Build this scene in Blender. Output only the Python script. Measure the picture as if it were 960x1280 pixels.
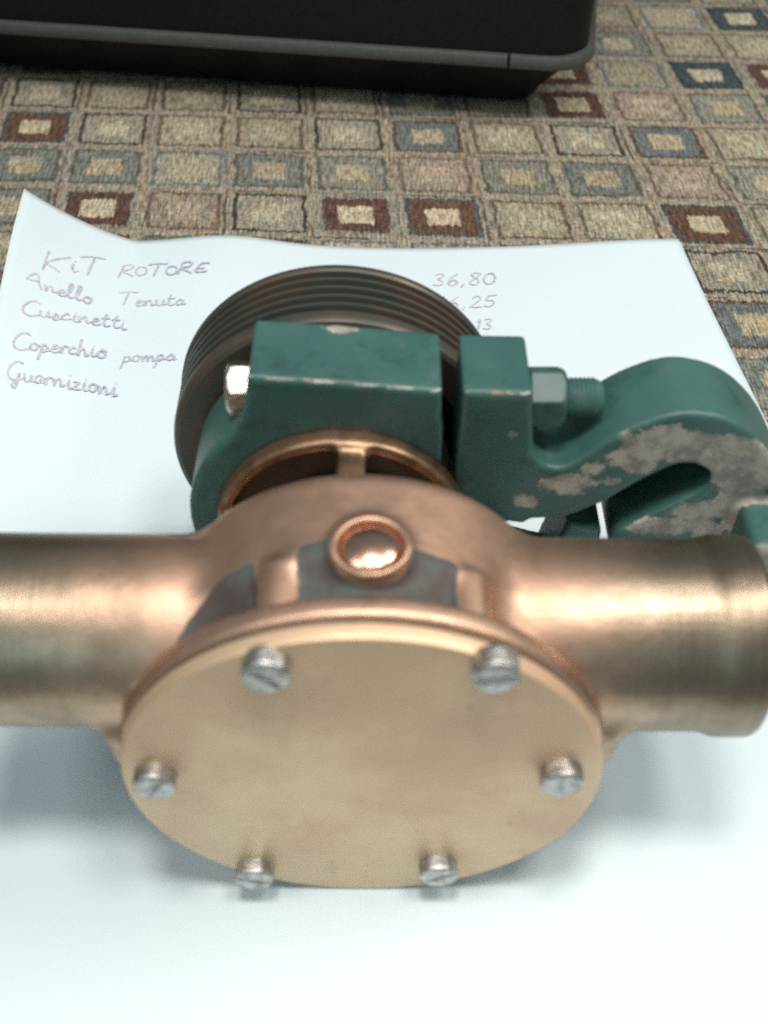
import bpy, bmesh, math, random
import numpy as np
from mathutils import Vector, Matrix
R = math.radians
S = bpy.context.scene
COL = S.collection
for o in list(bpy.data.objects):
    bpy.data.objects.remove(o)
MM = 0.001
# ------------------------------------------------------------------ camera, world, lamps, exposure
PITCH, FOC, CAMH = R(46.5), 1400.0, 205.0
cam = bpy.data.objects.new('camera', bpy.data.cameras.new('camera'))
COL.objects.link(cam)
cam.location = (0, 0, CAMH * MM)
cam.rotation_euler = (math.pi / 2 - PITCH, 0, 0)
cam.data.sensor_fit = 'VERTICAL'
cam.data.sensor_height = 24
cam.data.lens = FOC / 1280 * 24
cam.data.clip_start, cam.data.clip_end = 0.005, 50
cam.data.dof.use_dof = True
cam.data.dof.focus_distance = 0.29
cam.data.dof.aperture_fstop = 10.5
S.camera = cam
W = bpy.data.worlds.new('World'); S.world = W
W.use_nodes = True
W.node_tree.nodes['Background'].inputs[0].default_value = (0.78, 0.93, 1.0, 1)
W.node_tree.nodes['Background'].inputs[1].default_value = 0.19

def lamp(name, loc, power, size, colour):
    d = bpy.data.lights.new(name, 'AREA')
    d.shape = 'DISK'; d.size = size; d.energy = power; d.color = colour
    o = bpy.data.objects.new(name, d); COL.objects.link(o)
    o.location = loc
    o.rotation_euler = (Vector((0, .15, 0)) - o.location).to_track_quat('-Z', 'Y').to_euler()
    return o
lamp('ceiling_lamp', (-0.02, 0.04, 0.75), 2.4, 0.13, (1.0, 0.94, 0.87))
lamp('ceiling_lamp', (0.20, 0.02, 0.75), 1.8, 0.16, (1.0, 0.94, 0.87))
lamp('ceiling_lamp', (0.62, 0.22, 0.78), 4.2, 0.30, (1.0, 0.95, 0.89))
lamp('ceiling_lamp', (-0.42, -0.06, 0.75), 1.4, 0.30, (1.0, 0.95, 0.89))
# unseen fill lamp added on the camera side to brighten and cool the front
cool_fill = lamp('cool_fill_light', (-0.25, -0.75, 0.60), 1.2, 0.7, (0.60, 0.94, 1.0))
S.view_settings.view_transform = 'Standard'
S.view_settings.look = 'None'
S.view_settings.exposure = 0.0
S.view_settings.gamma = 1.0
S.render.engine = 'CYCLES'
try:
    S.cycles.use_denoising = False
    S.cycles.max_bounces = 8
except Exception:
    pass

# ------------------------------------------------------------------ helpers
def ray(x, y):
    t = (y - 640) / FOC; s = (x - 480) / FOC
    return s, math.cos(PITCH) - t * math.sin(PITCH), -(math.sin(PITCH) + t * math.cos(PITCH))
def on_plane(x, y, Y):                       # point of the photograph's ray on the vertical plane at depth Y (mm)
    s, f, d = ray(x, y); k = Y / f
    return k * s, CAMH + k * d

class NT:
    def __init__(self, name):
        self.m = bpy.data.materials.new(name); self.m.use_nodes = True
        self.t = self.m.node_tree; self.bsdf = self.t.nodes['Principled BSDF']
    def n(self, typ, **kw):
        nd = self.t.nodes.new('ShaderNode' + typ)
        for k, v in kw.items():
            if k in ('ins',):
                for a, b in v.items(): self.put(nd.inputs[a], b)
            else: setattr(nd, k, v)
        return nd
    def put(self, sock, v):
        if isinstance(v, bpy.types.NodeSocket): self.t.links.new(v, sock)
        elif isinstance(v, (tuple, list)) and len(v) == 3 and sock.type == 'RGBA': sock.default_value = (*v, 1)
        else: sock.default_value = v
    def set(self, **kw):
        for k, v in kw.items(): self.put(self.bsdf.inputs[k.replace('_', ' ')], v)
    def pos(self, scale=(1, 1, 1)):
        c = self.n('TexCoord').outputs['Object']
        if scale == (1, 1, 1): return c
        return self.n('Mapping', ins={'Vector': c, 'Scale': scale}).outputs[0]
    def noise(self, vec, scale, detail=4, rough=.55, dist=0):
        return self.n('TexNoise', ins={'Vector': vec, 'Scale': scale, 'Detail': detail, 'Roughness': rough, 'Distortion': dist}).outputs['Fac']
    def mr(self, v, a, b, c=0., d=1., smooth=True):
        nd = self.n('MapRange', ins={'Value': v, 'From Min': a, 'From Max': b, 'To Min': c, 'To Max': d})
        if smooth: nd.interpolation_type = 'SMOOTHSTEP'
        return nd.outputs[0]
    def mix(self, f, a, b, blend='MIX'):
        nd = self.n('Mix', data_type='RGBA', blend_type=blend)
        self.put(nd.inputs[0], f); self.put(nd.inputs[6], a); self.put(nd.inputs[7], b)
        return nd.outputs[2]
    def math(self, op, a, b=0., c=0.):
        nd = self.n('Math', operation=op)
        self.put(nd.inputs[0], a); self.put(nd.inputs[1], b); self.put(nd.inputs[2], c)
        return nd.outputs[0]
    def bump(self, h, strength=.3, dist=.0005, normal=None):
        nd = self.n('Bump', ins={'Height': h, 'Strength': strength, 'Distance': dist})
        if normal is not None: self.put(nd.inputs['Normal'], normal)
        self.put(self.bsdf.inputs['Normal'], nd.outputs[0])
        return nd.outputs[0]
    def attr(self, name):
        return self.n('Attribute', attribute_name=name)

def link(name, me, mat=None, parent=None, smooth=True, kind=None):
    o = bpy.data.objects.new(name, me); COL.objects.link(o)
    if mat is not None: me.materials.append(mat)
    if parent is not None: o.parent = parent
    if kind: o['kind'] = kind
    return o
def thing(name, label, cat, loc=(0, 0, 0), rz=0, group=None):
    o = bpy.data.objects.new(name, None); COL.objects.link(o)
    o.empty_display_size = .02
    o.location = [c * MM for c in loc]; o.rotation_euler = (0, 0, rz)
    o['label'] = label; o['category'] = cat
    if group: o['group'] = group
    return o
def mesh_np(name, V, F, mat=None, parent=None, smooth=True, normals=None):
    me = bpy.data.meshes.new(name)
    me.from_pydata([tuple(v) for v in np.asarray(V) * MM], [], [tuple(int(i) for i in f) for f in F])
    me.update()
    me.polygons.foreach_set('use_smooth', [smooth] * len(me.polygons))
    if normals is not None:
        me.normals_split_custom_set_from_vertices([tuple(n) for n in normals])
    return link(name, me, mat, parent)

# --- signed distance fields in mm, meshed with surface nets
def sdf_mesh(fn, lo, hi, h):
    ax = [np.arange(l, u + h, h, dtype=np.float32) for l, u in zip(lo, hi)]
    X, Y, Z = np.meshgrid(*ax, indexing='ij')
    D = fn(X, Y, Z).astype(np.float32)
    G = np.gradient(D, h)
    n = np.array(D.shape) - 1
    ins = D < 0
    c = [(i, j, k) for i in (0, 1) for j in (0, 1) for k in (0, 1)]
    sl = lambda A, o: A[o[0]:o[0] + n[0], o[1]:o[1] + n[1], o[2]:o[2] + n[2]]
    cnt = sum(sl(ins, o).astype(np.int8) for o in c)
    act = (cnt > 0) & (cnt < 8)
    idx = np.argwhere(act)
    vid = -np.ones(tuple(n), np.int64); vid[act] = np.arange(len(idx))
    acc = np.zeros((len(idx), 3)); num = np.zeros(len(idx))
    vals = {o: D[idx[:, 0] + o[0], idx[:, 1] + o[1], idx[:, 2] + o[2]] for o in c}
    for a in c:
        for d in range(3):
            if a[d]: continue
            b = list(a); b[d] = 1; b = tuple(b)
            va, vb = vals[a], vals[b]
            m = (va < 0) != (vb < 0)
            t = np.where(m, va / np.where(m, va - vb, 1), 0)
            p = np.array(a, float)[None].repeat(len(idx), 0); p[:, d] += t
            acc[m] += p[m]; num[m] += 1
    P = idx + acc / num[:, None]
    i0 = np.minimum(P.astype(int), n - 1); f = P - i0
    N = np.zeros_like(P)
    for a in c:
        w = np.prod([f[:, d] if a[d] else 1 - f[:, d] for d in range(3)], axis=0)
        for d in range(3): N[:, d] += w * G[d][i0[:, 0] + a[0], i0[:, 1] + a[1], i0[:, 2] + a[2]]
    N /= np.linalg.norm(N, axis=1)[:, None] + 1e-9
    V = P * h + np.array(lo)
    Fs = []
    for d in range(3):
        e, g = [(1, 2), (2, 0), (0, 1)][d]
        a = [slice(1, n[k]) for k in range(3)]; a[d] = slice(0, n[d])
        b = list(a); b[d] = slice(1, n[d] + 1)
        s0 = ins[tuple(a)]; s1 = ins[tuple(b)]
        for flip, m in ((False, s0 & ~s1), (True, ~s0 & s1)):
            q = np.argwhere(m)
            if not len(q): continue
            base = q + 1; base[:, d] -= 1
            def at(de, dg):
                r = base.copy(); r[:, e] -= de; r[:, g] -= dg
                return vid[r[:, 0], r[:, 1], r[:, 2]]
            quad = np.stack([at(1, 1), at(0, 1), at(0, 0), at(1, 0)], 1)
            Fs.append(quad[:, ::-1] if flip else quad)
    return V, np.concatenate(Fs), N
def smin(a, b, k):
    h = np.clip(.5 + .5 * (b - a) / k, 0, 1)
    return b * (1 - h) + a * h - k * h * (1 - h)
def smax(a, b, k): return -smin(-a, -b, k)
def capped(radial, axial, r):                # distance to a prism from its outline and its half length, rounded by r
    u = radial + r; v = axial + r
    return np.minimum(np.maximum(u, v), 0) + np.sqrt(np.maximum(u, 0) ** 2 + np.maximum(v, 0) ** 2) - r
def cyl_y(X, Y, Z, cx, cz, rad, y0, y1, r=.4):
    return capped(np.hypot(X - cx, Z - cz) - rad, np.abs(Y - (y0 + y1) / 2) - (y1 - y0) / 2, r)
def cyl_x(X, Y, Z, cy, cz, rad, x0, x1, r=.4):
    return capped(np.hypot(Y - cy, Z - cz) - rad, np.abs(X - (x0 + x1) / 2) - (x1 - x0) / 2, r)
def cyl_z(X, Y, Z, cx, cy, rad, z0, z1, r=.4):
    return capped(np.hypot(X - cx, Y - cy) - rad, np.abs(Z - (z0 + z1) / 2) - (z1 - z0) / 2, r)
def box(X, Y, Z, lo, hi, r=.8):
    q = [np.abs(A - (a + b) / 2) - (b - a) / 2 + r for A, a, b in zip((X, Y, Z), lo, hi)]
    return np.sqrt(sum(np.maximum(c, 0) ** 2 for c in q)) + np.minimum(np.maximum(np.maximum(q[0], q[1]), q[2]), 0) - r
def poly2(X, Z, pts):
    d = np.full(X.shape, 1e9, np.float32); s = np.ones(X.shape, np.float32)
    n = len(pts)
    for i in range(n):
        ax_, az = pts[i]; bx, bz = pts[i - 1]
        ex, ez = bx - ax_, bz - az
        wx, wz = X - ax_, Z - az
        t = np.clip((wx * ex + wz * ez) / (ex * ex + ez * ez), 0, 1)
        d = np.minimum(d, (wx - ex * t) ** 2 + (wz - ez * t) ** 2)
        c1 = Z >= az; c2 = Z < bz; c3 = ex * wz > ez * wx
        s = np.where((c1 & c2 & c3) | (~c1 & ~c2 & ~c3), -s, s)
    return s * np.sqrt(d)
def lathe(name, prof, centre, axis, mat, parent, seg=96, smooth=True, closed=False, sharp=35):
    """prof: list of (radius, along) in mm; axis 'X','Y' or 'Z'."""
    V, F = [], []
    for r, a in prof:
        for k in range(seg):
            th = 2 * math.pi * k / seg
            c, s = r * math.cos(th), r * math.sin(th)
            V.append({'Y': (c, a, s), 'X': (a, c, s), 'Z': (c, s, a)}[axis])
    m = len(prof)
    for i in range(m if closed else m - 1):
        j = (i + 1) % m
        for k in range(seg):
            l = (k + 1) % seg
            F.append((i * seg + k, i * seg + l, j * seg + l, j * seg + k))
    if not closed:
        F.append(tuple(range(seg))); F.append(tuple((m - 1) * seg + k for k in range(seg)))
    V = np.array(V) + np.array(centre)
    o = mesh_np(name, V, F, mat, parent, smooth)
    bm = bmesh.new(); bm.from_mesh(o.data)
    bmesh.ops.remove_doubles(bm, verts=bm.verts, dist=1e-6)
    bmesh.ops.recalc_face_normals(bm, faces=bm.faces)
    bm.to_mesh(o.data); bm.free()
    o.data.set_sharp_from_angle(angle=R(sharp))
    return o
def from_sdf(name, fn, lo, hi, h, mat, parent):
    V, F, N = sdf_mesh(fn, lo, hi, h)
    return mesh_np(name, V, F, mat, parent, True, N)

# ------------------------------------------------------------------ materials
def mat_bronze():
    m = NT('cast_bronze'); p = m.pos()
    x = m.n('SeparateXYZ', ins={0: p}).outputs
    ax = m.math('ABSOLUTE', m.math('ADD', x[0], 0.005))
    n1 = m.noise(p, 90, 5, .6); n2 = m.noise(p, 420, 4, .6)
    tube = m.mr(m.math('ADD', ax, m.math('MULTIPLY', m.math('SUBTRACT', n1, .5), .03)), .026, .058)
    cop = m.mix(n1, (.74, .495, .36), (.60, .385, .275))
    brs = m.mix(m.mr(n1, .35, .65), (.43, .345, .25), (.235, .19, .14))
    col = m.mix(tube, cop, brs)
    grime = m.math('MULTIPLY', m.mr(m.noise(p, 38, 6, .68, .6), .48, .70), .42)
    col = m.mix(grime, col, m.mix(tube, (.32, .19, .125), (.16, .12, .085)))
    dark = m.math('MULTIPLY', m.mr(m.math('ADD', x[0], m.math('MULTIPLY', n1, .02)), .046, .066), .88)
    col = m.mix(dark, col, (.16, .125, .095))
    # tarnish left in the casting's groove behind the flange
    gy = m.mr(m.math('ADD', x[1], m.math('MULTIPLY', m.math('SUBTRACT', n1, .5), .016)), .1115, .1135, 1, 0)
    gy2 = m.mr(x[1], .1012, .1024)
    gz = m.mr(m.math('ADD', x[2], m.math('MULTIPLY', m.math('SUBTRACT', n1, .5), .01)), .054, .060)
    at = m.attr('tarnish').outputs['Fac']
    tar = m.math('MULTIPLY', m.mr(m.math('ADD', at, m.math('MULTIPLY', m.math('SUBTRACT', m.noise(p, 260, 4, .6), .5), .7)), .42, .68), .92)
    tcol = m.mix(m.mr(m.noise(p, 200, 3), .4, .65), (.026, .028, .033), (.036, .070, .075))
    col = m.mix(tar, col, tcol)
    # machined rings round the hose ports
    px = m.pos((900, 3, 3)); ring = m.noise(px, 1.0, 5, .7)
    px2 = m.pos((4200, 4, 4)); ring2 = m.noise(px2, 1.0, 2, .5)
    col = m.mix(m.math('MULTIPLY', tube, .35), col, m.mix(ring, (.30, .24, .16), (.62, .52, .38)))
    h = m.math('ADD', m.math('MULTIPLY', tube, m.math('ADD', ring, ring2)), m.math('MULTIPLY', n2, .9))
    m.bump(h, .45, .00016)
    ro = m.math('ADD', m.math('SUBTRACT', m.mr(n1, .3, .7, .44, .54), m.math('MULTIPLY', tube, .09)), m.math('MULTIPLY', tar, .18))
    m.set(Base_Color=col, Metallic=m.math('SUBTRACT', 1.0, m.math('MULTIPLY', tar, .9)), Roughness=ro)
    return m.m
def mat_cover():
    m = NT('brass_plate'); p = m.pos()
    n = m.noise(p, 45, 5, .6); f = m.noise(p, 900, 3, .6)
    col = m.mix(m.mr(n, .35, .68), (.74, .55, .36), (.71, .495, .335))
    spots = m.mr(m.noise(p, 170, 5, .75), .60, .72)
    col = m.mix(m.math('MULTIPLY', spots, .35), col, (.36, .24, .15))
    m.bump(m.math('ADD', f, m.math('MULTIPLY', n, .6)), .25, .0001)
    m.set(Base_Color=col, Metallic=.6, Roughness=m.mr(n, .3, .7, .48, .62))
    return m.m
def mat_green(name, worn=False):
    m = NT(name); p = m.pos()
    n = m.noise(p, 60, 5, .6); f = m.noise(p, 500, 4, .6)
    col = m.mix(m.mr(n, .35, .65), (.036, .104, .096), (.046, .124, .113))
    col = m.mix(m.math('MULTIPLY', m.mr(m.noise(p, 110, 6, .7, .5), .5, .72), .55), col, (.012, .030, .028))
    col = m.mix(m.math('MULTIPLY', m.mr(m.noise(p, 85, 6, .75, .3), .55, .75), .40), col, (.12, .15, .135))
    hgt = m.math('ADD', m.math('MULTIPLY', f, .45), m.math('MULTIPLY', n, .5))
    if worn:
        w = m.attr('wear_and_glint').outputs['Fac']  # worn patches plus the highlight painted on the block edges
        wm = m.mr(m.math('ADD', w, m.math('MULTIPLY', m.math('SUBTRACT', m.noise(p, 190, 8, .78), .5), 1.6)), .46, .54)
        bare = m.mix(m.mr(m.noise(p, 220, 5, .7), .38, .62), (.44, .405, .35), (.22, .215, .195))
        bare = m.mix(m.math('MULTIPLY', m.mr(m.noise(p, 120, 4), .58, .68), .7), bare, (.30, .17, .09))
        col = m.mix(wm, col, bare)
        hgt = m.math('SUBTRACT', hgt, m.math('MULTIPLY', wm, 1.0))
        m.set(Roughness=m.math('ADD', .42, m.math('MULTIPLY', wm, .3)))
    else: m.set(Roughness=.42)
    m.bump(hgt, .35, .0003)
    m.set(Base_Color=col)
    return m.m
def mat_simple(name, a, b, scale, rough, metal=0, bump=.2, dist=.0002):
    m = NT(name); p = m.pos(); n = m.noise(p, scale, 5, .65)
    m.set(Base_Color=m.mix(m.mr(n, .35, .65), a, b), Roughness=rough, Metallic=metal)
    m.bump(n, bump, dist)
    return m.m
COLLAR = mat_simple('grimy_bronze', (.42, .25, .155), (.15, .115, .075), 120, .42, .9)
BRONZE, COVER = mat_bronze(), mat_cover()
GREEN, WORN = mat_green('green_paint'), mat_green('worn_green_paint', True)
STEEL = mat_simple('zinc_screw', (.62, .61, .59), (.34, .33, .31), 500, .45, 1, .6, .0004)
BRIGHT = mat_simple('bright_bolt_steel', (.85, .80, .74), (.42, .36, .32), 600, .28, 1, .7, .0004)
GASKET = mat_simple('gasket_paper', (.09, .06, .045), (.13, .08, .05), 300, .8)
COPPER = mat_simple('polished_copper', (.78, .50, .37), (.66, .40, .28), 200, .26, 1, .1, .00005)
def mat_pulley():
    m = NT('pulley_iron'); p = m.pos(); n = m.noise(p, 70, 5, .6); f = m.noise(p, 400, 4)
    m.set(Base_Color=m.mix(m.mr(n, .4, .62), (.095, .073, .056), (.060, .068, .056)), Roughness=.40, Metallic=.3)
    m.bump(f, .2, .0002); return m.m
PULLEY = mat_pulley()
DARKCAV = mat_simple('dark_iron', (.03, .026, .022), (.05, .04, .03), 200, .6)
BLACK = mat_simple('black_plastic', (.006, .007, .006), (.010, .010, .009), 900, .5, 0, .25, .0002)
BLACK.node_tree.nodes['Principled BSDF'].inputs['Specular IOR Level'].default_value = .15
TRIM = mat_simple('grey_trim_plastic', (.058, .062, .055), (.07, .075, .066), 500, .5)
INK = mat_simple('pen_ink', (.42, .41, .50), (.64, .62, .69), 900, .8)
def mat_paper():
    m = NT('white_paper'); p = m.pos(); n = m.noise(p, 30, 4); f = m.noise(p, 1500, 3)
    m.set(Base_Color=m.mix(n, (.67, .785, .835), (.70, .815, .865)), Roughness=.75)
    m.bump(m.math('ADD', m.math('MULTIPLY', f, .15), n), .25, .0006)
    return m.m
PAPER = mat_paper()

# ------------------------------------------------------------------ the patterned cloth
def build_cloth():
    random.seed(4)
    O = np.array((-97.3, 337.0)); U = np.array((29.3, -1.43)); Vv = np.array((-2.0, 27.5))
    tab = {0: {-1: 'G', 0: 'M', 1: 'R', 2: 'O', 3: 'M', 4: 'B', 5: 'P', 6: 'P', 7: 'B', 8: 'P'},
           1: {-1: 'G', 0: 'G', 1: 'A', 2: 'G', 3: 'H', 4: 'R', 5: 'H', 6: 'G', 7: 'R', 8: 'H'},
           2: {-2: 'P', -1: 'B', 0: 'O', 1: 'P', 2: 'P', 3: 'O', 4: 'D', 5: 'P', 6: 'O', 7: 'D', 8: 'P'},
           3: {-1: 'O', 0: 'P', 1: 'P', 2: 'O', 3: 'P', 4: 'G', 5: 'P', 6: 'M', 7: 'R', 8: 'H', 9: 'B'},
           4: {6: 'M', 7: 'A', 8: 'N', 9: 'M', 10: 'P'}, 5: {6: 'P', 7: 'G', 8: 'P', 9: 'P', 10: 'A'},
           6: {7: 'P', 8: 'A', 9: 'N', 10: 'M'}, 7: {7: 'P', 8: 'G', 9: 'P', 10: 'H'},
           -1: {7: 'O', 8: 'M', 6: 'P'}, -2: {7: 'D', 8: 'P'}, -3: {7: 'G', 8: 'H'}}
    beige = (.222, .195, .142)
    kinds = {  # outline, ring, centre, half size of the centre
        'P': ((.095, .076, .056), beige, (.265, .235, .17), .22), 'R': ((.115, .08, .065), (.215, .172, .138), (.27, .215, .17), .2),
        'O': ((.045, .036, .032), (.195, .178, .14), (.28, .245, .18), .2), 'A': ((.10, .11, .115), (.22, .195, .145), (.25, .215, .15), .22),
        'G': ((.085, .080, .070), (.125, .130, .115), (.25, .21, .15), .20), 'H': ((.09, .085, .07), (.16, .152, .125), (.27, .225, .15), .19),
        'M': ((.17, .155, .13), (.075, .043, .035), (.33, .28, .20), .20), 'B': ((.055, .060, .065), (.085, .050, .034), (.34, .28, .20), .19),
        'N': ((.035, .043, .048), (.045, .055, .06), (.33, .29, .22), .20), 'D': ((.075, .045, .035), (.095, .105, .105), (.25, .21, .145), .20)}
    V, F, uv = [], [], []
    at = {'c_out': [], 'c_ring': [], 'c_mid': [], 'c_gap': []}; half = []
    for j in range(-13, 34):
        for i in range(-34, 44):
            k = tab.get(j, {}).get(i) or random.choice('PPPRROAGGHMBDN')
            b = len(V)
            for du, dv in ((-.5, -.5), (.5, -.5), (.5, .5), (-.5, .5)):
                q = O + (i + du) * U + (j + dv) * Vv
                V.append((q[0], q[1], 0)); uv.append((du, dv))
            F.append((b, b + 1, b + 2, b + 3))
            kd = kinds[k]
            g = random.choice(((.22, .165, .12), (.20, .13, .10), (.10, .07, .055), (.12, .115, .105), (.085, .060, .045)))
            jit = random.uniform(.9, 1.1)
            for nm, c in zip(at, (kd[0], kd[1], kd[2], g)): at[nm] += [(*[v * jit for v in c], 1)] * 4
            half.append(kd[3])
    me = bpy.data.meshes.new('woven_cloth')
    me.from_pydata([tuple(np.array(v) * MM) for v in V], [], F); me.update()
    ul = me.uv_layers.new(name='cell'); ul.data.foreach_set('uv', np.array(uv, 'f').ravel())
    for nm, c in at.items():
        a = me.attributes.new(nm, 'FLOAT_COLOR', 'CORNER'); a.data.foreach_set('color', np.array(c, 'f').ravel())
    a = me.attributes.new('half', 'FLOAT', 'FACE'); a.data.foreach_set('value', half)
    m = NT('tapestry_weave'); p = m.pos()
    u0 = m.n('UVMap', uv_map='cell').outputs[0]
    w = m.n('TexNoise', ins={'Vector': p, 'Scale': 120, 'Detail': 4, 'Roughness': .6})
    wob = m.n('VectorMath', operation='SUBTRACT', ins={0: w.outputs['Color'], 1: (.5, .5, .5)}).outputs[0]
    wob = m.n('VectorMath', operation='MULTIPLY', ins={0: wob, 1: (.13, .15, 0)}).outputs[0]
    w2 = m.n('TexNoise', ins={'Vector': m.pos((1500, 330, 1)), 'Scale': 1.0, 'Detail': 2})
    wob2 = m.n('VectorMath', operation='SUBTRACT', ins={0: w2.outputs['Color'], 1: (.5, .5, .5)}).outputs[0]
    wob2 = m.n('VectorMath', operation='MULTIPLY', ins={0: wob2, 1: (.05, .16, 0)}).outputs[0]
    u = m.n('VectorMath', operation='ADD', ins={0: m.n('VectorMath', operation='ADD', ins={0: u0, 1: wob}).outputs[0], 1: wob2}).outputs[0]
    sx = m.n('SeparateXYZ', ins={0: u}).outputs
    au, av = m.math('ABSOLUTE', sx[0]), m.math('ABSOLUTE', sx[1])
    d = m.math('MAXIMUM', au, av)
    hf = m.attr('half').outputs['Fac']
    out, ring, mid, gap = (m.attr(k).outputs['Color'] for k in at)
    base = (.235, .192, .135)
    c = m.mix(m.mr(d, .365, .385), ring, out)
    dd = m.math('SUBTRACT', m.math('MAXIMUM', m.math('ADD', au, 0.0), av), hf)
    c = m.mix(m.mr(dd, -.012, .012, 1, 0), c, mid)
    c = m.mix(m.mr(d, .415, .435), c, m.mix(m.noise(p, 60, 3), (.225, .20, .155), (.19, .165, .13)))
    c = m.mix(m.mr(sx[0], .455, .47), c, m.mix(m.mr(m.noise(p, 40, 2), .45, .6), gap, base))
    c = m.mix(m.mr(sx[1], .455, .47), c, m.mix(m.mr(m.noise(p, 55, 2), .42, .6), gap, base))
    # threads
    th = m.noise(m.pos((1300, 170, 1)), 1.0, 4, .65)
    th2 = m.noise(m.pos((520, 900, 1)), 1.0, 3, .6)
    fine = m.noise(p, 900, 3, .7)
    br = m.math('MULTIPLY', m.math('MULTIPLY', m.mr(th, .30, .70, .66, 2.25), m.mr(th2, .3, .7, .8, 1.2)), m.mr(fine, .3, .7, .75, 1.25))
    hue = m.mix(m.mr(m.noise(m.pos((700, 120, 1)), 1.0, 3, .7), .42, .62), (.88, .98, 1.02), (1.08, 1.0, .92))
    c = m.mix(1.0, c, m.n('CombineXYZ', ins={0: br, 1: br, 2: br}).outputs[0], 'MULTIPLY')
    c = m.mix(1.0, c, hue, 'MULTIPLY')
    m.set(Base_Color=c, Roughness=.95)
    m.bsdf.inputs['Specular IOR Level'].default_value = .1
    m.bump(m.math('ADD', th, th2), .6, .0006)
    o = link('woven_cloth', me, m.m, kind='structure')
    o['label'] = 'beige tapestry cloth woven with brown, navy and grey squares under everything'
    return o
build_cloth()

# ------------------------------------------------------------------ the sheet of paper and its handwriting
def sst(x, a, b):
    t = min(1, max(0, (x - a) / (b - a))); return t * t * (3 - 2 * t)
def paper_z(x, y):
    curl = max(0, -80 - x) / 32
    z = 21 * min(curl, 1.4) ** 1.35 * sst(y, 150, 300)
    z += 3.0 * math.exp(-((x + 50) / 20) ** 2) * sst(y, 270, 318)
    z += 1.2 * math.exp(-((x - 88) / 25) ** 2) * sst(y, 280, 318)
    return .5 + z
def build_paper():
    root = thing('paper_sheet', 'white sheet of paper with handwritten parts list, under the bronze pump', 'paper', (0, 167, 0))
    nu, nv = 90, 120
    V, F = [], []
    for j in range(nv + 1):
        v = j / nv; y = 19 + 297 * v
        xl = -112 + .05 * (316 - y); xr = 96 + .095 * (316 - y)
        for i in range(nu + 1):
            t = i / nu; x = xl + (xr - xl) * t
            yy = y + v ** 6 * (-4.0 * math.exp(-((x - 10) / 55) ** 2) - 3 * (1 - sst(x, -112, -80)))
            V.append((x, yy - 167, paper_z(x, yy)))
    for j in range(nv):
        for i in range(nu):
            a = j * (nu + 1) + i
            F.append((a, a + 1, a + nu + 2, a + nu + 1))
    o = mesh_np('sheet', V, F, PAPER, root)
    s = o.modifiers.new('thickness', 'SOLIDIFY'); s.thickness = .0001; s.offset = -1
    return root
paper = build_paper()
def to_paper(x, y):
    s, f, d = ray(x, y); z = 0
    for _ in range(25):
        k = (z - CAMH) / d
        z = .5 * z + .5 * paper_z(k * s, k * f)
    k = (z - CAMH) / d
    return k * s, k * f
arc = lambda cx, cy, rx, ry, a0, a1, n=9: [(cx + rx * math.cos(R(a0 + (a1 - a0) * k / n)), cy + ry * math.sin(R(a0 + (a1 - a0) * k / n))) for k in range(n + 1)]
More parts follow.
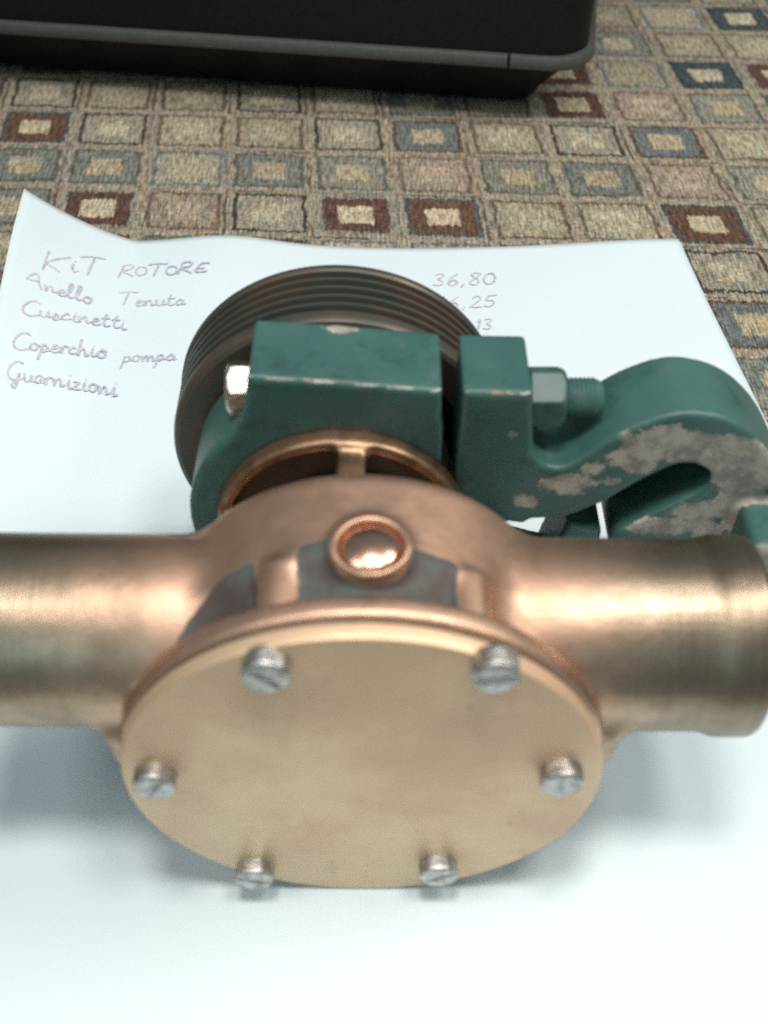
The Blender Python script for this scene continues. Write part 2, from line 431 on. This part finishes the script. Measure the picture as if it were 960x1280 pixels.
GL = {  # strokes in a unit box: x 0..w, y 0 baseline .. 1 capital height
 'K': (.9, [[(.15, 1.05), (.05, .5), (0, 0)], [(.95, .85), (.5, .7), (.08, .42), (.35, .25), (.6, 0)]]),
 'i': (.35, [[(.15, .45), (.12, .2), (.2, 0), (.35, .1)], [(.17, .62), (.19, .64)]]),
 'T': (.8, [[(0, .92), (.4, 1), (.9, .95)], [(.5, .98), (.4, .5), (.3, 0)]]),
 'R': (.75, [[(.2, 1), (.1, .5), (0, 0)], [(.1, .9), (.45, 1), (.62, .85), (.45, .6), (.12, .5), (.4, .25), (.65, .02)]]),
 'O': (.6, [arc(.28, .38, .25, .36, 60, 420, 12)]),
 'E': (.7, [[(.65, .85), (.3, .85), (.15, .6), (.2, .45), (.45, .45)], [(.2, .45), (.05, .25), (.15, .05), (.6, .08)]]),
 'A': (.8, [[(0, .45), (.15, .8), (.4, 1), (.5, .85), (.55, .4), (.7, 0)], [(.15, .45), (.55, .5)]]),
 'C': (.8, [[(.75, .85), (.55, 1), (.25, .85), (.05, .5), (.1, .15), (.4, 0), (.8, .15)]]),
 'G': (.8, [[(.7, .9), (.45, 1), (.15, .75), (.03, .4), (.15, .08), (.45, .05), (.6, .4)], [(.6, .45), (.55, 0), (.45, -.35), (.3, -.2), (.5, .02), (.8, .2)]]),
 'n': (.55, [[(0, .4), (.06, 0), (.1, .25), (.25, .42), (.33, .25), (.36, .03), (.55, .15)]]),
 'm': (.75, [[(0, .4), (.05, 0), (.1, .28), (.22, .4), (.28, .2), (.3, 0), (.36, .28), (.5, .4), (.55, .2), (.58, .02), (.75, .15)]]),
 'e': (.42, [[(.02, .2), (.25, .28), (.3, .4), (.15, .42), (.05, .2), (.15, .0), (.42, .12)]]),
 'l': (.35, [[(.02, .15), (.2, .6), (.25, .95), (.14, .95), (.08, .4), (.15, .02), (.35, .12)]]),
 'o': (.45, [arc(.18, .2, .16, .2, 80, 440, 10), [(.2, .4), (.45, .3)]]),
 'u': (.5, [[(0, .4), (.03, .1), (.15, .0), (.3, .15), (.34, .4), (.36, .05), (.5, .12)]]),
 't': (.4, [[(.2, .8), (.12, .3), (.18, .02), (.4, .12)], [(0, .52), (.36, .58)]]),
 'a': (.5, [[(.34, .36), (.18, .42), (.04, .2), (.12, .02), (.28, .12), (.36, .4), (.36, .06), (.5, .12)]]),
 's': (.4, [[(0, .1), (.18, .42), (.26, .2), (.18, .0), (.03, .05), (.4, .12)]]),
 'c': (.42, [[(.32, .34), (.2, .42), (.04, .22), (.1, .03), (.42, .12)]]),
 'p': (.5, [[(.1, .42), (.05, 0), (-.05, -.45)], [(.08, .3), (.25, .42), (.34, .22), (.2, .02), (.08, .06), (.5, .12)]]),
 'r': (.38, [[(0, .35), (.06, .0), (.08, .28), (.2, .42), (.38, .36)]]),
 'h': (.5, [[(.1, .95), (.05, .4), (0, 0), (.08, .28), (.25, .42), (.32, .2), (.35, .02), (.5, .12)]]),
 'z': (.42, [[(0, .38), (.28, .4), (.05, .03), (.42, .08)]]),
 '3': (.6, [[(.05, .9), (.3, 1), (.42, .8), (.2, .55), (.42, .3), (.3, .02), (0, .1)]]),
 '6': (.6, [[(.4, 1), (.12, .6), (.05, .2), (.22, 0), (.42, .2), (.3, .45), (.08, .3)]]),
 '8': (.6, [[(.4, .9), (.2, 1), (.08, .8), (.4, .35), (.3, 0), (.1, .05), (.08, .3), (.42, .8), (.4, .92)]]),
 '0': (.6, [arc(.25, .5, .24, .45, 90, 450, 12)]),
 '2': (.6, [[(.05, .8), (.2, 1), (.4, .85), (.3, .5), (.0, .05), (.5, .02)]]),
 '5': (.6, [[(.5, 1), (.15, .95), (.1, .55), (.35, .55), (.42, .25), (.25, 0), (0, .08)]]),
 '1': (.4, [[(.02, .75), (.2, 1), (.16, .5), (.12, 0)]]),
 ',': (.35, [[(.12, .08), (.05, -.2)]]), ' ': (.4, [])}
def write(text, x0, y0, x1, y1, h):
    """pen strokes of one word; baseline runs between the two photo points, projected on to the sheet"""
    tot = sum(GL[c][0] for c in text)
    V, F = [], []; cur = 0
    rnd = random.Random(text)
    for c in text:
        w, st = GL[c]
        for s in st:
            jx, jy = rnd.uniform(-.03, .03), rnd.uniform(-.05, .05)
            P = []
            for a, b in s:
                t = (cur + a + jx) / tot
                lean = .12 * b * h
                P.append((x0 + (x1 - x0) * t + lean, y0 + (y1 - y0) * t - (b + jy) * h))
            # smooth the stroke
            Q = []
            for k in range(len(P) - 1):
                p0, p1, p2, p3 = P[max(k - 1, 0)], P[k], P[k + 1], P[min(k + 2, len(P) - 1)]
                for q in range(4):
                    u = q / 4
                    Q.append(tuple(.5 * (2 * p1[e] + (p2[e] - p0[e]) * u + (2 * p0[e] - 5 * p1[e] + 4 * p2[e] - p3[e]) * u * u + (3 * p1[e] - p0[e] - 3 * p2[e] + p3[e]) * u ** 3) for e in (0, 1)))
            Q.append(P[-1])
            G = [to_paper(*q) for q in Q]
            b0 = len(V)
            for k, g in enumerate(G):
                a = G[max(k - 1, 0)]; b = G[min(k + 1, len(G) - 1)]
                dx, dy = b[0] - a[0], b[1] - a[1]; L = math.hypot(dx, dy) or 1
                hw = .32 * rnd.uniform(.65, 1.15)
                for sg in (-1, 1):
                    X, Y = g[0] - sg * dy / L * hw, g[1] + sg * dx / L * hw
                    V.append((X, Y - 167, paper_z(X, Y) + .10 + .0012 * len(V)))
            for k in range(len(G) - 1):
                F.append((b0 + 2 * k, b0 + 2 * k + 1, b0 + 2 * k + 3, b0 + 2 * k + 2))
        cur += w
    mesh_np('handwriting', V, F, INK, paper)
for a in (('KiT', 54, 338, 126, 345, 23), ('ROTORE', 148, 347, 262, 342, 15), ('Anello', 33, 358, 116, 381, 18),
          ('Tenuta', 147, 382, 232, 383, 17), ('Cuscinetti', 27, 393, 160, 414, 19), ('Coperchio', 15, 436, 134, 449, 22),
          ('pompa', 153, 453, 220, 452, 18), ('Guarnizioni', 8, 474, 148, 497, 24),
          ('36,80', 541, 358, 621, 356, 15), ('16,25', 548, 386, 622, 384, 14), ('2,13', 572, 413, 618, 412, 13)):
    write(*a)

# ------------------------------------------------------------------ the pump
PX, PY = -5, 120
pump = thing('water_pump', 'bronze marine water pump with round brass cover and green clamp bracket, lying on paper', 'pump', (0, 0, 0))
SCREWS = [on_plane(x, y, 92.4) for x, y in ((332, 846), (620, 846), (192, 984), (703, 980), (318, 1099), (548, 1095))]
CX = -3.6; CZ = 39.95; TY, TZ, TR = 119.0, 49.6, 16.7
def body(X, Y, Z0):
    Z = Z0
    drum = cyl_y(X, Y, Z, CX, CZ + 1.5, 32.6, 100, 132, 1.5)
    rear = cyl_y(X, Y, Z, CX - 1, CZ + 3.2, 32.8, 112.5, 131, 2.2)
    d = smin(drum, rear, 5.0)
    Z = Z0 + .014 * (X + 20)              # the ports sit a touch askew
    tube = cyl_x(X, Y, Z, TY, TZ, TR, CX - 72, CX + 66.0, .8)
    tube = smin(tube, cyl_x(X, Y, Z, TY, TZ, TR + .45, CX + 59, CX + 66.4, 1.6), 2.5)
    tube = smin(tube, cyl_x(X, Y, Z, TY, TZ, TR + 1.1, CX - 72.4, CX - 65, 1.6), 1.5)
    Z = Z0
    d = smin(d, tube, 2.8)
    # web that joins the ports to the flange
    d = smin(d, box(X, Y, Z, (CX - 43, 101, 34), (CX + 43, 112, 44), 2), 5)
    d = smin(d, cyl_y(X, Y, Z, CX, CZ, 40.0, 98.5, 102.6, .9), 1.2)
    for q in SCREWS:                         # bosses behind the flange for the cover screws
        a = math.atan2(q[1] - CZ, q[0] - CX)
        d = smin(d, cyl_y(X, Y, Z, CX + 33.5 * math.cos(a), CZ + 33.5 * math.sin(a), 3.5, 100, 114, .8), 1.6)
    # boss for the plug on top
    d = smin(d, cyl_z(X, Y, Z, -2.0, 114.5, 6.3, 66, 77.4, .9), 2.0)
    d = smax(d, -cyl_z(X, Y, Z, -2.0, 114.5, 5.1, 75.2, 90, .2), .5)
    # nose behind the drum that carries the bearing housing
    d = smin(d, cyl_y(X, Y, Z, -7, 40, 17, 125, 150, .5), 3)
    d = smax(d, -cyl_x(X, Y, Z, TY, TZ, 14.2, CX - 90, CX - 40, .3), .5)
    d = smax(d, -cyl_x(X, Y, Z, TY, TZ, 14.2, CX + 40, CX + 90, .3), .5)
    return d
V, F, N = sdf_mesh(body, (CX - 75, 97, -2), (CX + 75, 152, 83), .75)
cen = V[F].mean(1)
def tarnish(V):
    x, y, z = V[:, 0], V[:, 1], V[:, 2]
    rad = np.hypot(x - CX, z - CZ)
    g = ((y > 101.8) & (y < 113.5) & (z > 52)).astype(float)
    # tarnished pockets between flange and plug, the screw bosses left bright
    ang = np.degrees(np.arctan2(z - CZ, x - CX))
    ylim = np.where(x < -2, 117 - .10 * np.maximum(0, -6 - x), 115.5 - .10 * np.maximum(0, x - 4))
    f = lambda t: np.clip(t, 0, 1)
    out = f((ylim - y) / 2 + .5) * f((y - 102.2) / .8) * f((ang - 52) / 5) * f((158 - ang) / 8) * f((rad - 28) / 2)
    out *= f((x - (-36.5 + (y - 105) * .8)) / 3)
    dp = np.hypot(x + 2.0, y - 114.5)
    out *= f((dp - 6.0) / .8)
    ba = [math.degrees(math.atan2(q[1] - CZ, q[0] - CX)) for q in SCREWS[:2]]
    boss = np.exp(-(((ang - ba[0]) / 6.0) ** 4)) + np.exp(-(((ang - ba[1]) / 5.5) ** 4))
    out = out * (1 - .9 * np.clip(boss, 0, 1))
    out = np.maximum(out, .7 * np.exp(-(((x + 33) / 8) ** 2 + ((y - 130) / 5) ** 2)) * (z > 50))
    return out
def sub_mesh(name, sel, mat, label=None):
    used = np.unique(F[sel]); mp = -np.ones(len(V), int); mp[used] = np.arange(len(used))
    o = mesh_np(name, V[used], mp[F[sel]], mat, pump, True, N[used])
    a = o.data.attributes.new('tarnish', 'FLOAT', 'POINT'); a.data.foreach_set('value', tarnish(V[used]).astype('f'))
    if label: o['label'] = label
    return o
rel = cen[:, 0] - CX
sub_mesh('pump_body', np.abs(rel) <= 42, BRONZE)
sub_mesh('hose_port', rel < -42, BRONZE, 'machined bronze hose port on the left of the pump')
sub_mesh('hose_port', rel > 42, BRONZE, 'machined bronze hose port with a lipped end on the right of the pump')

# cover plate, gasket and screws
lathe('gasket', [(0, 98.0), (39.2, 98.0), (39.2, 98.6), (0, 98.6)], (CX, 0, CZ), 'Y', GASKET, pump)
prof = [(0, 94.8), (38.8, 94.8), (39.2, 94.95), (39.4, 95.3), (39.4, 97.6), (39.1, 97.95), (0, 98.02)]
lathe('cover_plate', prof, (CX, 0, CZ), 'Y', COVER, pump, 128)
def hexhead(name, centre, axis, af, height, mat, parent, slot=True, dome=.9, sign=-1, turn=0, seg_r=.5, round_=0.0):
    """hexagon head along axis; its foot at centre, standing out by height in direction sign"""
    c = np.array(centre, float)
    def fn(X, Y, Z):
        A = {'X': (Y - c[1], Z - c[2], (X - c[0]) * sign), 'Y': (X - c[0], Z - c[2], (Y - c[1]) * sign)}[axis]
        u, v, w = A
        hx = np.full(X.shape, -1e9, np.float32)
        for k in range(3):
            th = R(60 * k) + turn
            hx = np.maximum(hx, np.abs(u * math.cos(th) + v * math.sin(th)) - af / 2)
        hx = (1 - round_) * hx + round_ * (np.hypot(u, v) - af / 2)
        d = capped(hx, np.abs(w - height / 2 + .5) - height / 2 - .5, seg_r)
        rr = np.hypot(u, v)
        d = smax(d, (w - height) + np.maximum(rr - af * .44, 0) * .8, .25)
        if slot:
            th = turn + .6
            s = np.maximum(np.abs(u * math.cos(th) + v * math.sin(th)) - .34, (height - .45) - w)
            d = smax(d, -s, .2)
        return d
    e = af * .75 + 1
    lo = c - e; hi = c + e
    k = 'XY'.index(axis)
    lo[k] = min(c[k] - sign * 1.2, c[k] + sign * (height + 1.5)); hi[k] = max(c[k] - sign * 1.2, c[k] + sign * (height + 1.5))
    return from_sdf(name, fn, lo, hi, .3, mat, parent)
for k, q in enumerate(SCREWS):
    hexhead('cover_screw', (q[0], 94.8, q[1]), 'Y', 7.0, 3.0, STEEL, pump, True, turn=.9 * k + .2, round_=.7)

# plug on top: slotted dome in its boss
def plugf(X, Y, Z):
    x, y, z = X + 2.0, Y - 114.5, Z - 75.0
    d = np.sqrt(x * x + y * y + (z + 5.6) ** 2) - 8.5
    d = smax(d, np.hypot(x + .15, y + .2) - 4.7, .6)
    return smax(d, -1.4 - z, .2)
from_sdf('plug', plugf, (-9, 107, 72), (5, 122, 80), .3, COPPER, pump)

# bearing collar with its drain windows
QX, QZ = -8.3, 41.0
def collar(X, Y, Z):
    d = cyl_y(X, Y, Z, QX, QZ, 24.8, 149.5, 154, .8)
    d = smax(d, -(np.hypot(X - QX, Z - QZ) - 22.4), .6)
    for a in (84, 170, 280, 10, 225):
        c, s = math.cos(R(a)), math.sin(R(a))
        u = (X - QX) * c + (Z - QZ) * s; v = -(X - QX) * s + (Z - QZ) * c
        w = np.maximum(np.maximum(np.abs(v) - 2.6, np.abs(Y - 140) - 12.5), np.maximum(13 - u, u - 23.5))
        d = smin(d, w, 2.0)
    return d
from_sdf('bearing_collar', collar, (QX - 29, 126, QZ - 29), (QX + 29, 155.5, QZ + 29), .7, COLLAR, pump)
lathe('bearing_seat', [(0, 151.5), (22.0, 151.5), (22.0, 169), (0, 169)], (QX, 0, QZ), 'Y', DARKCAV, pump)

# green clamp bracket: ring, two clamp blocks, hooked adjusting arm
Y0, Y1 = 153.2, 170.5
pl = lambda pts: [on_plane(x, y, Y0) for x, y in pts]
blk1 = pl([(310, 471), (430, 479), (553, 489), (549, 600), (430, 640), (296, 580), (300, 545)])
blk2 = pl([(579, 490), (666, 492), (667, 560), (655, 655), (560, 640), (572, 560)])
arm = pl([(600, 560), (655, 572), (690, 588), (720, 580), (760, 554), (800, 534), (850, 520), (900, 525), (940, 546), (972, 585),
          (990, 640), (975, 700), (930, 745), (860, 760), (800, 745), (768, 700), (770, 672), (800, 654), (845, 632), (878, 616),
          (892, 600), (885, 586), (852, 579), (802, 600), (757, 626), (742, 632), (702, 646), (640, 648), (585, 645)])
def smooth_poly(P, n=5):
    Q = []
    for k in range(len(P)):
        p0, p1, p2, p3 = (np.array(P[(k + e) % len(P)]) for e in (-1, 0, 1, 2))
        for q in range(n):
            u = q / n
            Q.append(tuple(.5 * (2 * p1 + (p2 - p0) * u + (2 * p0 - 5 * p1 + 4 * p2 - p3) * u * u + (3 * p1 - p0 - 3 * p2 + p3) * u ** 3)))
    return Q
arm = smooth_poly(arm)
recess = pl([(757, 624), (800, 590), (850, 570), (890, 575), (900, 600), (880, 625), (840, 645), (800, 662), (778, 690), (774, 690)])
def bracket(X, Y, Z):
    r = np.hypot(X - QX, Z - QZ)
    o2 = smin(r - 30.5, poly2(X, Z, blk1), 3)
    o2 = smin(o2, poly2(X, Z, blk2), 2)
    o2 = smin(o2, poly2(X, Z, arm) - .4, 3)
    o2 = smin(o2, np.hypot(X - 40.5, Z - 27) - 3.2, 1) if False else o2
    o2 = np.maximum(o2, 23.9 - r)
    gap = np.maximum(np.abs(X - 12.4) - 1.4, 46 - Z)
    o2 = smax(o2, -gap, .5)
    d = capped(o2, np.abs(Y - (Y0 + Y1) / 2) - (Y1 - Y0) / 2, 1.0)
    d = np.minimum(d, np.maximum(poly2(X, Z, recess), np.abs(Y - 167) - 3))
    lug = box(X, Y, Z, (70, 141, 26), (88, 158, 46.5), 2)
    d = smin(d, lug, 1.5)
    foot = capped(poly2(X, Z, [(8, 14), (40, .6), (45, .6), (44.6, 36), (37.5, 38.5), (34, 22), (12, 30)]), np.abs(Y - 161.5) - 6.5, .7)
    return smin(d, foot, .8)
Vb, Fb, Nb = sdf_mesh(bracket, (QX - 34, 139.5, -1), (91, 172.5, 83), .7)
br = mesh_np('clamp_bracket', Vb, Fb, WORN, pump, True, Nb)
wear_and_glint = np.zeros(len(Vb))
for x, y, rx, rz, s in ((708, 606, 6, 3.6, .85), (740, 585, 4, 2.5, .6), (830, 556, 9, 5, 1.0), (795, 572, 6, 4.2, .9), (930, 580, 9, 7, 1.0), (885, 560, 8, 4.5, .9),
                        (765, 600, 4, 2.5, .6), (658, 628, 3.4, 2.6, .75), (880, 650, 9, 7, .72), (835, 658, 10, 3, .85), (925, 630, 7, 8, .9), (612, 522, 2, 1.6, .4), (640, 545, 1.6, 1.6, .45)):
    qx, qz = on_plane(x, y, Y0)
    wear_and_glint = np.maximum(wear_and_glint, s * np.exp(-(((Vb[:, 0] - qx) / rx / 1.15) ** 2 + ((Vb[:, 2] - qz) / rz / 1.15) ** 2)))
wear_and_glint *= (Vb[:, 1] < Y0 + 2.0) & (Nb[:, 1] < -.3)
edge_glint = np.clip(1 - np.abs(Nb[:, 2] - .72) / .3, 0, 1) * (Nb[:, 1] < -.35) * (Vb[:, 2] > 66) * (Vb[:, 0] < 30)  # highlight painted as a pale line along the blocks' front-top edges
wear_and_glint = np.maximum(wear_and_glint, 1.1 * edge_glint)
qx, qz = on_plane(440, 400, Y1)
wear_and_glint = np.maximum(wear_and_glint, .75 * np.exp(-(((Vb[:, 0] + 8) / 4) ** 2 + ((Vb[:, 1] - 169) / 2.2) ** 2)) * (Vb[:, 2] > 72))
a = br.data.attributes.new('wear_and_glint', 'FLOAT', 'POINT'); a.data.foreach_set('value', wear_and_glint.astype('f'))

# clamp bolt, nut and thread
bz, by = 66.5, 161.5
hexhead('clamp_bolt', (-25.4, by, bz + 2), 'X', 9.6, 4.0, BRIGHT, pump, False, sign=-1, turn=R(0))
lathe('clamp_nut', [(0, 0)], (0, 0, 0), 'X', GREEN, pump) if False else hexhead('clamp_nut', (28.0, by, bz), 'X', 10.5, 6.2, GREEN, pump, False, sign=1, turn=R(0))
thr = [(0, 22)]
for k in range(9): thr += [(3.9, 33 + k * .8), (3.65, 33.4 + k * .8)]
thr += [(3.3, 40.6), (2.7, 41.2), (0, 41.3)]
thr[0:1] = [(0, 22), (3.3, 22)]
lathe('bolt_thread', thr, (0, by, bz - .3), 'X', GREEN, pump, 40)

# pulley with V grooves round its rim
def pulley():
    RR = 34.6; p = [(0, 176), (14, 176), (15, 178), (25, 178), (27, 172.5), (RR - 1.4, 172.2), (RR - .5, 172.6), (RR - .1, 173.3), (RR, 174.2)]
    y = 174.6; g = 2.75
    for k in range(5):
        p += [(RR, y), (RR, y + .8), (RR - 2.7, y + 1.55), (RR - 2.7, y + 1.95), (RR, y + 2.65)]
        y += g
    p += [(RR, y), (RR + .3, y + .6), (RR + .3, y + 1.8), (RR - .6, y + 2.3), (0, y + 2.3)]
    return lathe('pulley', p, (-9.8, 0, 41.6), 'Y', PULLEY, pump, 144, True, sharp=25)
pulley()

# ------------------------------------------------------------------ black case behind
def rrect(w, d, r, n=8):
    P = []
    for cx, cy, a in ((w / 2 - r, d / 2 - r, 0), (-w / 2 + r, d / 2 - r, 90), (-w / 2 + r, -d / 2 + r, 180), (w / 2 - r, -d / 2 + r, 270)):
        for k in range(n + 1):
            t = R(a + 90 * k / n); P.append((cx + r * math.cos(t), cy + r * math.sin(t)))
    return P
def prism(name, layers, mat, parent, off=(0, 0)):
    """layers: (w, d, r, z)"""
    V, F = [], []; n = None
    for w, d, r, z in layers:
        P = rrect(w, d, r); n = len(P)
        V += [(x + off[0], y + off[1], z) for x, y in P]
    for i in range(len(layers) - 1):
        for k in range(n):
            l = (k + 1) % n; F.append((i * n + k, i * n + l, (i + 1) * n + l, (i + 1) * n + k))
    F.append(tuple(range(n))[::-1]); F.append(tuple((len(layers) - 1) * n + k for k in range(n)))
    o = mesh_np(name, V, F, mat, parent)
    o.data.set_sharp_from_angle(angle=R(40))
    return o
case = thing('black_case', 'black plastic case with a grey trim strip, standing on the patterned cloth', 'case', (0, 0, 0))
# front right corner of its trim strip at about (76, 402), turned clockwise
ang = R(-8.6); w_, d_ = 300, 170
cxw = Vector((74, 386)) + Matrix.Rotation(ang, 2) @ Vector((-w_ / 2, d_ / 2))
case.location = (cxw.x * MM, cxw.y * MM, 0); case.rotation_euler = (0, 0, ang)
prism('lower_shell', [(w_ - 40, d_ - 40, 10, 2.5), (w_ - 36, d_ - 36, 12, 6), (w_ - 10, d_ - 8, 14, 23.5)], BLACK, case)
prism('upper_shell', [(w_ - 5, d_ - 5, 14, 28.3), (w_ - 4, d_ - 4, 14, 55), (w_ - 6, d_ - 6, 14, 170), (w_ - 14, d_ - 14, 12, 176)], BLACK, case)
prism('trim_strip', [(w_ - 1, d_ - 1, 15, 23.6), (w_, d_, 15.5, 24.4), (w_, d_, 15.5, 27.4), (w_ - 1, d_ - 1, 15, 28.2)], TRIM, case)
# seam in the strip, where it meets the corner piece
bm = bmesh.new(); bmesh.ops.create_cube(bm, size=1)
me = bpy.data.meshes.new('seam'); 
bmesh.ops.scale(bm, vec=(1.0 * MM, 2.0 * MM, 5.0 * MM), verts=bm.verts)
bmesh.ops.bevel(bm, geom=bm.edges[:], offset=.00015, segments=1, affect='EDGES')
bmesh.ops.translate(bm, vec=((w_ / 2 - 30) * MM, (-d_ / 2 + .6) * MM, 26 * MM), verts=bm.verts)
bm.to_mesh(me); bm.free(); link('seam', me, BLACK, case)
for sx in (-1, 1):
    for sy in (-1, 1):
        lathe('foot', [(0, 0.1), (6, 0.1), (6.4, 1), (6.4, 4.4), (0, 4.4)], (sx * (w_ / 2 - 32), sy * (d_ / 2 - 30), 0), 'Z', BLACK, case, 24)
